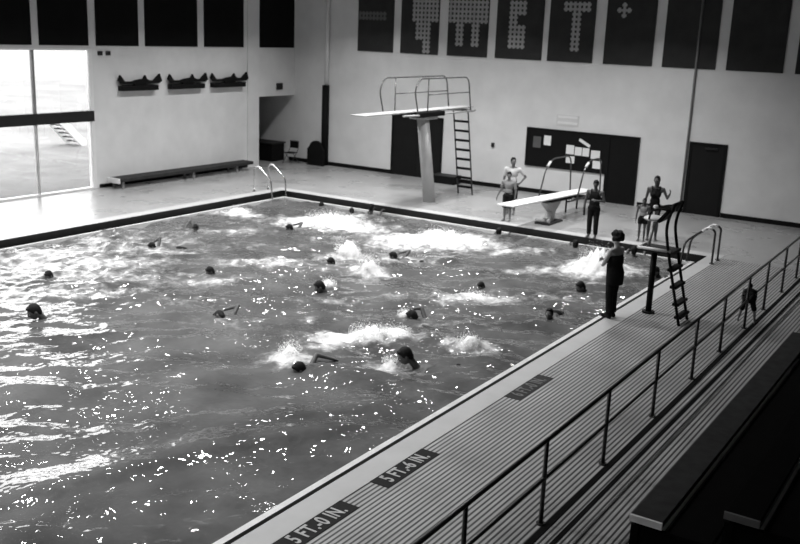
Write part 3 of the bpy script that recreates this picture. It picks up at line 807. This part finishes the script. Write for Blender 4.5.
# dark figure at the far edge
person('person in dark clothes standing alone on the far pool edge', (-9.82, 25.40, .006), PI+.1, 1.66,
       {'el_l': (-.165, .0, .64), 'wr_l': (-.06, .11, .66), 'hd_l': (.9, .2, .2), 'el_r': (.16, 0, .63), 'wr_r': (.17, .04, .49)}, SKIN, 'short', clothes=(('tank', CLOTH_DARK), ('trousers', CLOTH_DARK)), head_tilt=-.25, girth=1.1)
# adult and child beyond the lifeguard chair
person('adult in dark tank swimsuit behind lifeguard chair, one forearm raised', (-8.40, 26.35, 0), PI+.35, 1.85,
       {'el_l': (-.175, .02, .66), 'wr_l': (-.20, .13, .74), 'hd_l': (-.1, .5, 1)}, SKIN, 'long', True, clothes=(('swimsuit', CLOTH_DARK),), head_turn=-.2)
person('small child standing left of the adult in tank swimsuit', (-8.58, 26.0, 0), PI+.2, 1.24, {'head': (0, .012, .915)}, SKIN, 'short', clothes=(('trunks', CLOTH_DARK), ('tank', CLOTH_GREY)))
# woman in front of the lifeguard chair, facing the water, arms folded
person('woman with bushy dark hair in a dark wrap at the pool edge, facing the water', (-6.43, 18.05, .006), 1.30, 1.78,
       {'el_l': (-.165, .045, .635), 'wr_l': (.04, .13, .655), 'hd_l': (1, .0, .1), 'el_r': (.165, .045, .635), 'wr_r': (-.05, .14, .665), 'hd_r': (-1, .0, .1), 'pelvis': (0, -.02, .525),
        'kn_l': (-.05, .005, .275), 'kn_r': (.05, .02, .275), 'an_l': (-.045, -.01, .045), 'an_r': (.045, .0, .045), 'toe_l': (-.055, .085, .016), 'toe_r': (.055, .09, .016)},
       SKIN_PALE, 'bushy', True, clothes=(('wrap', CLOTH_DARK), ('trousers', CLOTH_DARK)), palm=(0, 1, 0), girth=1.12, shoes=CLOTH_DARK)  # dark trousers stand in for the shade on her legs
# small child bending forward by the railing
person('small child in dark clothes bending forward beside the railing', (-4.10, 19.62, 0), .25, .98,
       {'pelvis': (0, -.06, .50), 'waist': (0, .0, .58), 'chest': (0, .12, .63), 'neck': (0, .21, .66), 'head': (0, .30, .70),
        'sh_l': (-.11, .19, .63), 'sh_r': (.11, .19, .63), 'el_l': (-.13, .22, .46), 'el_r': (.13, .22, .46), 'wr_l': (-.09, .25, .33), 'wr_r': (.09, .25, .33),
        'hip_l': (-.06, -.05, .47), 'hip_r': (.06, -.05, .47), 'kn_l': (-.13, .0, .27), 'kn_r': (.12, -.02, .27), 'an_l': (-.17, .02, .045), 'an_r': (.15, -.06, .045), 'toe_l': (-.20, .11, .016), 'toe_r': (.18, .03, .016)},
       SKIN_MID, 'short', clothes=(('shirt', CLOTH_DARK), ('shorts', CLOTH_DARK)), girth=1.35)

# ------------------------------------------------------------------ swimmers
def swimmer_proto(kind):
    """body lying in the water along local +y, water surface at z = 0"""
    t = thing('swimmer', 'swimmer', 'swimmer', (0, 0, 0), 'swimmers in the pool')
    s = 1.0; b = MB(); R = Matrix.Rotation(-.5, 3, 'X')
    if kind == 'wall':                       # upright, holding the gutter lip in front
        hc = Vector((0, .0, .12)); R = Matrix()
        b.ell((0, -.03, -.33), (.15, .10, .17), 16); b.ell((0, -.04, -.53), (.13, .09, .16), 16); b.ell((0, -.05, -.72), (.15, .105, .11), 16)
        cap(b, (0, -.02, -.14), .055, (0, 0, .05), .05)
        for sx in (-1, 1):
            cap(b, (0, -.02, -.17), .05, (sx*.19, -.02, -.19), .05); cap(b, (0, -.03, -.3), .1, (sx*.19, -.02, -.19), .05)
            cap(b, (sx*.19, -.02, -.19), .05, (sx*.27, .10, -.10), .037); cap(b, (sx*.27, .10, -.10), .037, (sx*.21, .24, .06), .026)
            hand(b, (sx*.21, .24, .06), (0, .8, .1), sx, 1.7, .5, (0, 0, 1))
            cap(b, (sx*.09, -.05, -.78), .085, (sx*.1, .03, -1.15), .053); cap(b, (sx*.1, .03, -1.15), .052, (sx*.1, -.1, -1.5), .034); cap(b, (sx*.1, -.1, -1.5), .034, (sx*.11, .05, -1.55), .024)
    else:
        hc = Vector((0, .62, .055)) if kind != 'up' else Vector((0, .55, .115))
        if kind == 'up': R = Matrix.Rotation(.1, 3, 'X')
        if kind == 'turn': R = Matrix.Rotation(-.6, 3, 'X') @ Matrix.Rotation(.9, 3, 'Y')
        dz = -.05 if kind != 'head' else -.16
        b.ell((0, .30, dz-.01), (.155, .17, .098), 16); b.ell((0, .08, dz-.03), (.13, .16, .088), 16); b.ell((0, -.14, dz-.05), (.15, .12, .10), 16)
        cap(b, (0, .42, dz), .055, hc-Vector((0, .05, .02)), .05)
        for sx in (-1, 1):
            cap(b, (0, .40, dz), .05, (sx*.185, .40, dz), .05); cap(b, (0, .3, dz), .09, (sx*.185, .40, dz), .05)
            cap(b, (sx*.08, -.2, dz-.06), .088, (sx*.09, -.6, dz-.14-.05*sx), .053); cap(b, (sx*.09, -.6, dz-.14-.05*sx), .052, (sx*.09, -1.0, dz-.12+.05*sx), .034)
            cap(b, (sx*.09, -1.0, dz-.12+.05*sx), .034, (sx*.1, -1.18, dz-.17+.04*sx), .024)
        def arm(sx, el, wr, hd):
            cap(b, (sx*.185, .40, dz), .05, el, .037); cap(b, el, .038, wr, .026); hand(b, wr, hd, sx, 1.7, .25, (0, 0, 1))
        if kind in ('crawl', 'turn'):
            arm(1, (.36, .26, .15), (.34, .52, .08), (.0, .8, -.5)); arm(-1, (-.24, .70, -.08), (-.2, .95, -.12), (0, 1, -.1))
        elif kind == 'forward':
            arm(1, (.30, .52, .15), (.24, .80, .10), (-.1, 1, -.2)); arm(-1, (-.36, .30, .02), (-.33, .05, -.02), (.2, -.8, -.3))
        elif kind == 'reach':
            arm(1, (.34, .22, .13), (.30, -.02, .05), (.2, -.8, -.3)); arm(-1, (-.26, .64, -.06), (-.26, .90, -.08), (0, 1, -.2))
        elif kind == 'elbow':
            arm(1, (.32, .30, .22), (.36, .56, .04), (.1, .8, -.5)); arm(-1, (-.24, .66, -.12), (-.2, .9, -.15), (0, 1, -.1))
        elif kind == 'head':
            arm(1, (.34, .56, -.20), (.2, .78, -.18), (-.2, .9, 0)); arm(-1, (-.34, .56, -.20), (-.2, .78, -.18), (.2, .9, 0))
        else:
            arm(1, (.36, .55, -.08), (.3, .80, -.06), (-.2, .9, 0)); arm(-1, (-.36, .55, -.08), (-.3, .80, -.06), (.2, .9, 0))
    head_shapes(b, hc, s, R)
    body = remesh_obj(b, 'body', SKIN, t, .011, 2)
    face_parts(body, hc, s, R)
    remesh_obj(hair_shape(hc, s, R, 'short'), 'hair', HAIR, t, .012, 1)
    c = MB()
    if kind == 'wall': c.ell((0, -.05, -.72), (.164, .118, .12), 16)
    else:
        c.ell((0, -.14, dz-.05), (.163, .125, .113), 16)
    if kind != 'wall':
        for sx in (-1, 1): cone(c, (sx*.08, -.2, dz-.06), .10, (sx*.086, -.40, dz-.11), .085)
    remesh_obj(c, 'trunks', CLOTH_DARK, t, .013, 1)
    return t
PRO = {}
def swim(kind, x, y, rz, label, sc=1.0, z=0.0):
    if kind not in PRO: PRO[kind] = swimmer_proto(kind); o = PRO[kind]
    else: o = copy_tree(PRO[kind])
    off = Vector((0, .62 if kind not in ('wall',) else 0, 0))*sc
    if kind == 'up': off = Vector((0, .55, 0))*sc
    off.rotate(Matrix.Rotation(rz, 3, 'Z'))
    o.location = (x-off.x, y-off.y, WZ+z); o.rotation_euler = (0, 0, rz); o.scale = (sc, sc, sc)
    o['label'] = label
    return o
S = PI   # heading towards the camera end
swim('elbow', -19.21, 19.15, S+.3, 'swimmer far left whose bent elbow stands out of the water')
swim('elbow', -18.38, 16.75, S-.5, 'pale swimmer with arched arm below the black far left edge', .95)
swim('head', -17.85, 13.20, S+.2, 'small lone dark head in foamy water, upper of the two leftmost')
swim('head', -15.45, 11.05, S-.3, 'large dark head near the left edge, lower of the two leftmost', 1.3, .10)
swim('head', -15.40, 15.80, S-.4, 'dark head in mid-left water right of the lone left head', 1.0, .02)
swim('turn', -12.85, 13.42, S-.8, 'swimmer with dark head and trailing wet body left of pool centre', 1.1, -.03)
swim('crawl', -17.30, 21.0, S-.9, 'small dark swimmer far back below the left pool corner')
swim('head', -12.55, 16.30, S-.7, 'dark head with small white splash at pool centre', 1.15, .05)
swim('head', -13.90, 18.50, S-.3, 'faint dark head in front of a pale splash plume, mid pool')
swim('wall', -17.01, 24.74, -.2, 'swimmer with dark round head holding the far wall left of the high board post', 1.05, .08)
swim('head', -17.55, 24.40, .5, 'swimmer in foam just left of the one holding the far wall')
swim('wall', -19.0, 24.72, 0, 'dark figure against the far wall near the left pool corner', 1.0, -.1)
swim('crawl', -13.10, 20.10, S-1.2, 'swimmer with dark cap-like head below the big white splash, far middle', 1.0)
swim('forward', -9.85, 15.90, S-1.25, 'swimmer with one arm stretched forward and wet shirtless body, right of centre', 1.15, -.02)
swim('reach', -9.66, 12.02, S-.55, 'near swimmer with arm curled out of the water, nearest at left', 1.15, -.02)
swim('head', -8.42, 13.42, S-.75, 'near swimmer with big dark head amid white spray, nearest the coping', 1.3, .12)
swim('up', -7.58, 17.62, S+.2, 'dark head close to the right pool edge below the standing woman', 1.0, .04)
swim('head', -8.0, 20.28, S-.6, 'dark round head in the foam left of the standing woman', 1.1, .05)
swim('wall', -12.42, 24.72, 0, 'dark swimmer hanging on the far wall under the springboard tip', 1.0, -.02)
swim('wall', -10.0, 24.70, .15, 'dark swimmer hanging on the far wall left of the standing dark person', 1.0, -.02)
swim('head', -9.95, 19.05, S-.4, 'barely visible head in light foam right of pool middle', .9, -.02)
swim('up', -7.05, 22.7, S-.5, 'pale hunched swimmer at the right pool edge behind the lifeguard chair', 1.1, .05)
swim('wall', -8.3, 24.70, .1, 'dark swimmer by the far right corner below the small child', 1.05, .05)

# ------------------------------------------------------------------ water surface with churned foam
FO = [  # x, y, radius along u, radius across, angle, amount
 (-20.0,21.7,1.0,.4,.2,.75),(-17.0,22.5,1.5,.9,.3,1.0),(-16.9,24.2,1.0,.4,0,.6),(-13.4,22.6,1.6,.8,.5,1.05),(-12.9,23.7,1.0,.45,.3,.8),(-13.8,21.4,1.2,.6,.4,.6),
 (-19.5,14.2,1.8,.9,1.2,.55),(-17.6,14.0,1.7,.8,.9,.5),(-19.3,16.8,1.6,.9,.9,.5),(-17.0,12.2,1.9,.6,.9,.55),(-18.2,15.0,1.6,.6,.7,.65),(-18.2,16.5,1.3,.5,.6,.55),(-19.8,15.0,1.3,.5,1.2,.65),(-16.1,13.2,1.6,.5,.9,.45),(-15.1,15.2,1.6,.4,1.0,.5),
 (-15.1,17.6,1.5,.5,.6,.6),(-14.15,19.4,.7,.4,.5,.8),(-12.75,18.5,.5,.4,.2,.85),(-9.9,14.3,1.0,.38,.9,.95),(-10.05,13.6,.7,.25,.9,.6),(-10.2,12.45,.45,.35,.4,.8),
 (-8.55,13.2,.5,.3,.2,.6),(-8.03,15.1,.45,.3,.4,.8),(-10.96,23.1,1.1,.4,.8,.6),(-8.5,22.7,1.0,.7,1.0,1.1),(-9.6,18.1,1.0,.4,.7,.8),(-9.65,21.6,1.2,.4,.9,.6),
 (-11.9,15.8,.8,.3,.6,.4),(-12.4,13.5,.7,.3,.5,.35),(-11.5,14.4,.6,.3,.5,.3),(-8.2,19.6,.9,.35,1.0,.5),(-9.9,17.5,.8,.3,.6,.5),(-19.0,13.6,1.5,.5,1.2,.6),
 (-16.3,14.8,1.2,.4,.9,.45),(-14.3,13.8,.9,.3,.8,.35),(-19.6,18.2,1.4,.5,.8,.5),(-18.6,19.7,1.2,.5,.6,.5),(-13.0,20.2,1.0,.4,.5,.6),(-15.5,21.0,1.2,.4,.5,.35),(-20.3,16.5,.9,.5,1.2,.5),
 (-9.2,16.0,.7,.3,.8,.4),(-11.0,17.0,.9,.35,.7,.3),(-7.9,17.4,.4,.2,.6,.3),(-18.9,17.6,1.5,.4,.9,.45),(-17.0,18.5,1.6,.4,.8,.4)]
PL = [(-17.2,22.6,.6,.30),(-16.6,22.9,.5,.25),(-13.4,22.9,.6,.28),(-12.8,22.8,.4,.22),(-14.15,19.45,.28,.35),(-13.95,19.5,.2,.3),(-12.75,18.5,.25,.36),(-12.62,16.75,.16,.2),(-9.85,14.35,.35,.22),(-9.5,14.7,.3,.18),
      (-10.25,12.5,.2,.28),(-8.05,15.05,.22,.22),(-8.6,22.6,.40,.5),(-8.3,22.9,.35,.45),(-8.62,13.25,.14,.18),(-9.6,18.1,.3,.15),(-20.1,21.9,.4,.16),(-10.05,15.95,.15,.15)]
dx = .065
X0, X1, Y0, Y1 = PX0+.345, PX1-.345, PY0+.345, PY1-.345
nx, ny = int((X1-X0)/dx)+1, int((Y1-Y0)/dx)+1
gx, gy = np.meshgrid(np.linspace(X0, X1, nx), np.linspace(Y0, Y1, ny))
foam = np.zeros_like(gx)
for (x, y, a, b_, th, am) in FO:
    u = (gx-x)*math.cos(th)+(gy-y)*math.sin(th); v = -(gx-x)*math.sin(th)+(gy-y)*math.cos(th)
    foam = np.maximum(foam, am*np.exp(-.5*((u/a)**2+(v/b_)**2)*1.1))
hz = np.zeros_like(gx)
for k in range(70):
    lam = .45*(6.5**rng.random())
    th = rng.normal(2.0, .55)
    am = .0034*lam**.9
    hz += am*np.sin(2*PI/lam*(gx*math.cos(th)+gy*math.sin(th))+rng.random()*2*PI)
# chop is stronger where the swimmers churn the water
fine = np.zeros_like(gx)
for k in range(60):
    lam = .22*(3.0**rng.random()); th = rng.random()*PI
    fine += lam*np.sin(2*PI/lam*(gx*math.cos(th)+gy*math.sin(th))+rng.random()*2*PI)
hz += fine*(.004+.022*np.clip(foam, 0, 1))*.5
# two long swells near the deck, added and shaped to show as dark wavy lines
def ridge(pts, h, w):
    global hz
    for (a, b_) in zip(pts, pts[1:]):
        a, b_ = np.array(a), np.array(b_); d = b_-a; L2 = (d**2).sum()
        t = np.clip(((gx-a[0])*d[0]+(gy-a[1])*d[1])/L2, 0, 1)
        q = (gx-a[0]-t*d[0])**2+(gy-a[1]-t*d[1])**2
        sd = ((gx-a[0])*d[1]-(gy-a[1])*d[0])/math.sqrt(L2)
        ww = np.where(sd < 0, w*3.5, w); hz_new = h*np.exp(-q/(2*ww*ww))
        hz = np.where(hz_new > .002, np.maximum(hz, hz*.5+hz_new), hz)
ridge([(-9.6, 6.0), (-9.3, 6.7), (-9.0, 7.5), (-8.6, 8.8), (-8.0, 9.7), (-7.6, 10.3)], .10, .12)
ridge([(-8.9, 9.8), (-8.3, 10.5), (-7.9, 11.1), (-7.7, 11.6)], .06, .11)
for (x, y, r, h) in PL:
    hh = h*np.exp(-((gx-x)**2+(gy-y)**2)/(2*(r*.6)**2))
    hz += hh*(.75+.5*np.abs(np.sin(gx*17+gy*9))*np.abs(np.cos(gy*21-gx*11)))*.8
    foam = np.maximum(foam, 1.25*np.exp(-((gx-x)**2+(gy-y)**2)/(2*(r*.8)**2)))
verts = np.stack([gx.ravel(), gy.ravel(), WZ+hz.ravel()], 1)
ii = (np.arange(ny-1)[:, None]*nx+np.arange(nx-1)[None, :]).ravel()
faces = np.stack([ii, ii+1, ii+1+nx, ii+nx], 1)
wm = bpy.data.meshes.new('pool_water'); wm.from_pydata(verts.tolist(), [], faces.tolist())
wm.polygons.foreach_set('use_smooth', np.ones(len(faces), dtype=bool))
fa = wm.attributes.new('foam', 'FLOAT', 'POINT'); fa.data.foreach_set('value', np.clip(foam, 0, 1.3).ravel().astype(np.float32))
wm.materials.append(WATER); wm.update()
wo = bpy.data.objects.new('pool_water', wm); COL.objects.link(wo)
tag(wo, 'choppy grey pool water with patches of white foam', 'water', kind='stuff')

# spray thrown up by the strokes
sp = MB(); 
ico = bmesh.new(); bmesh.ops.create_cube(ico, size=1.5)
iv = np.array([v.co[:] for v in ico.verts]); ifc = np.array([[v.index for v in f.verts] for f in ico.faces]); ico.free()
V, F = [], []; nb_ = 0
for (x, y, r, h) in PL:
    n = int(150+900*r*h/.1)
    for k in range(min(n, 1500)):
        a = rng.random()*2*PI; q = r*1.1*math.sqrt(rng.random()); z = abs(rng.normal())*h*.5*(1-.5*q/(r*1.1))
        sz = .003+.006*rng.random()**3
        V.append(iv*sz+np.array([x+q*math.cos(a), y+q*math.sin(a), WZ+h*.4+z])); F.append(ifc+nb_); nb_ += len(iv)
sm = bpy.data.meshes.new('splash_spray'); sm.from_pydata(np.concatenate(V).tolist(), [], np.concatenate(F).tolist())
sm.materials.append(FOAM); sm.update()
so = bpy.data.objects.new('splash_spray', sm); COL.objects.link(so)
tag(so, 'white spray droplets thrown up around the swimmers', 'spray', kind='stuff')
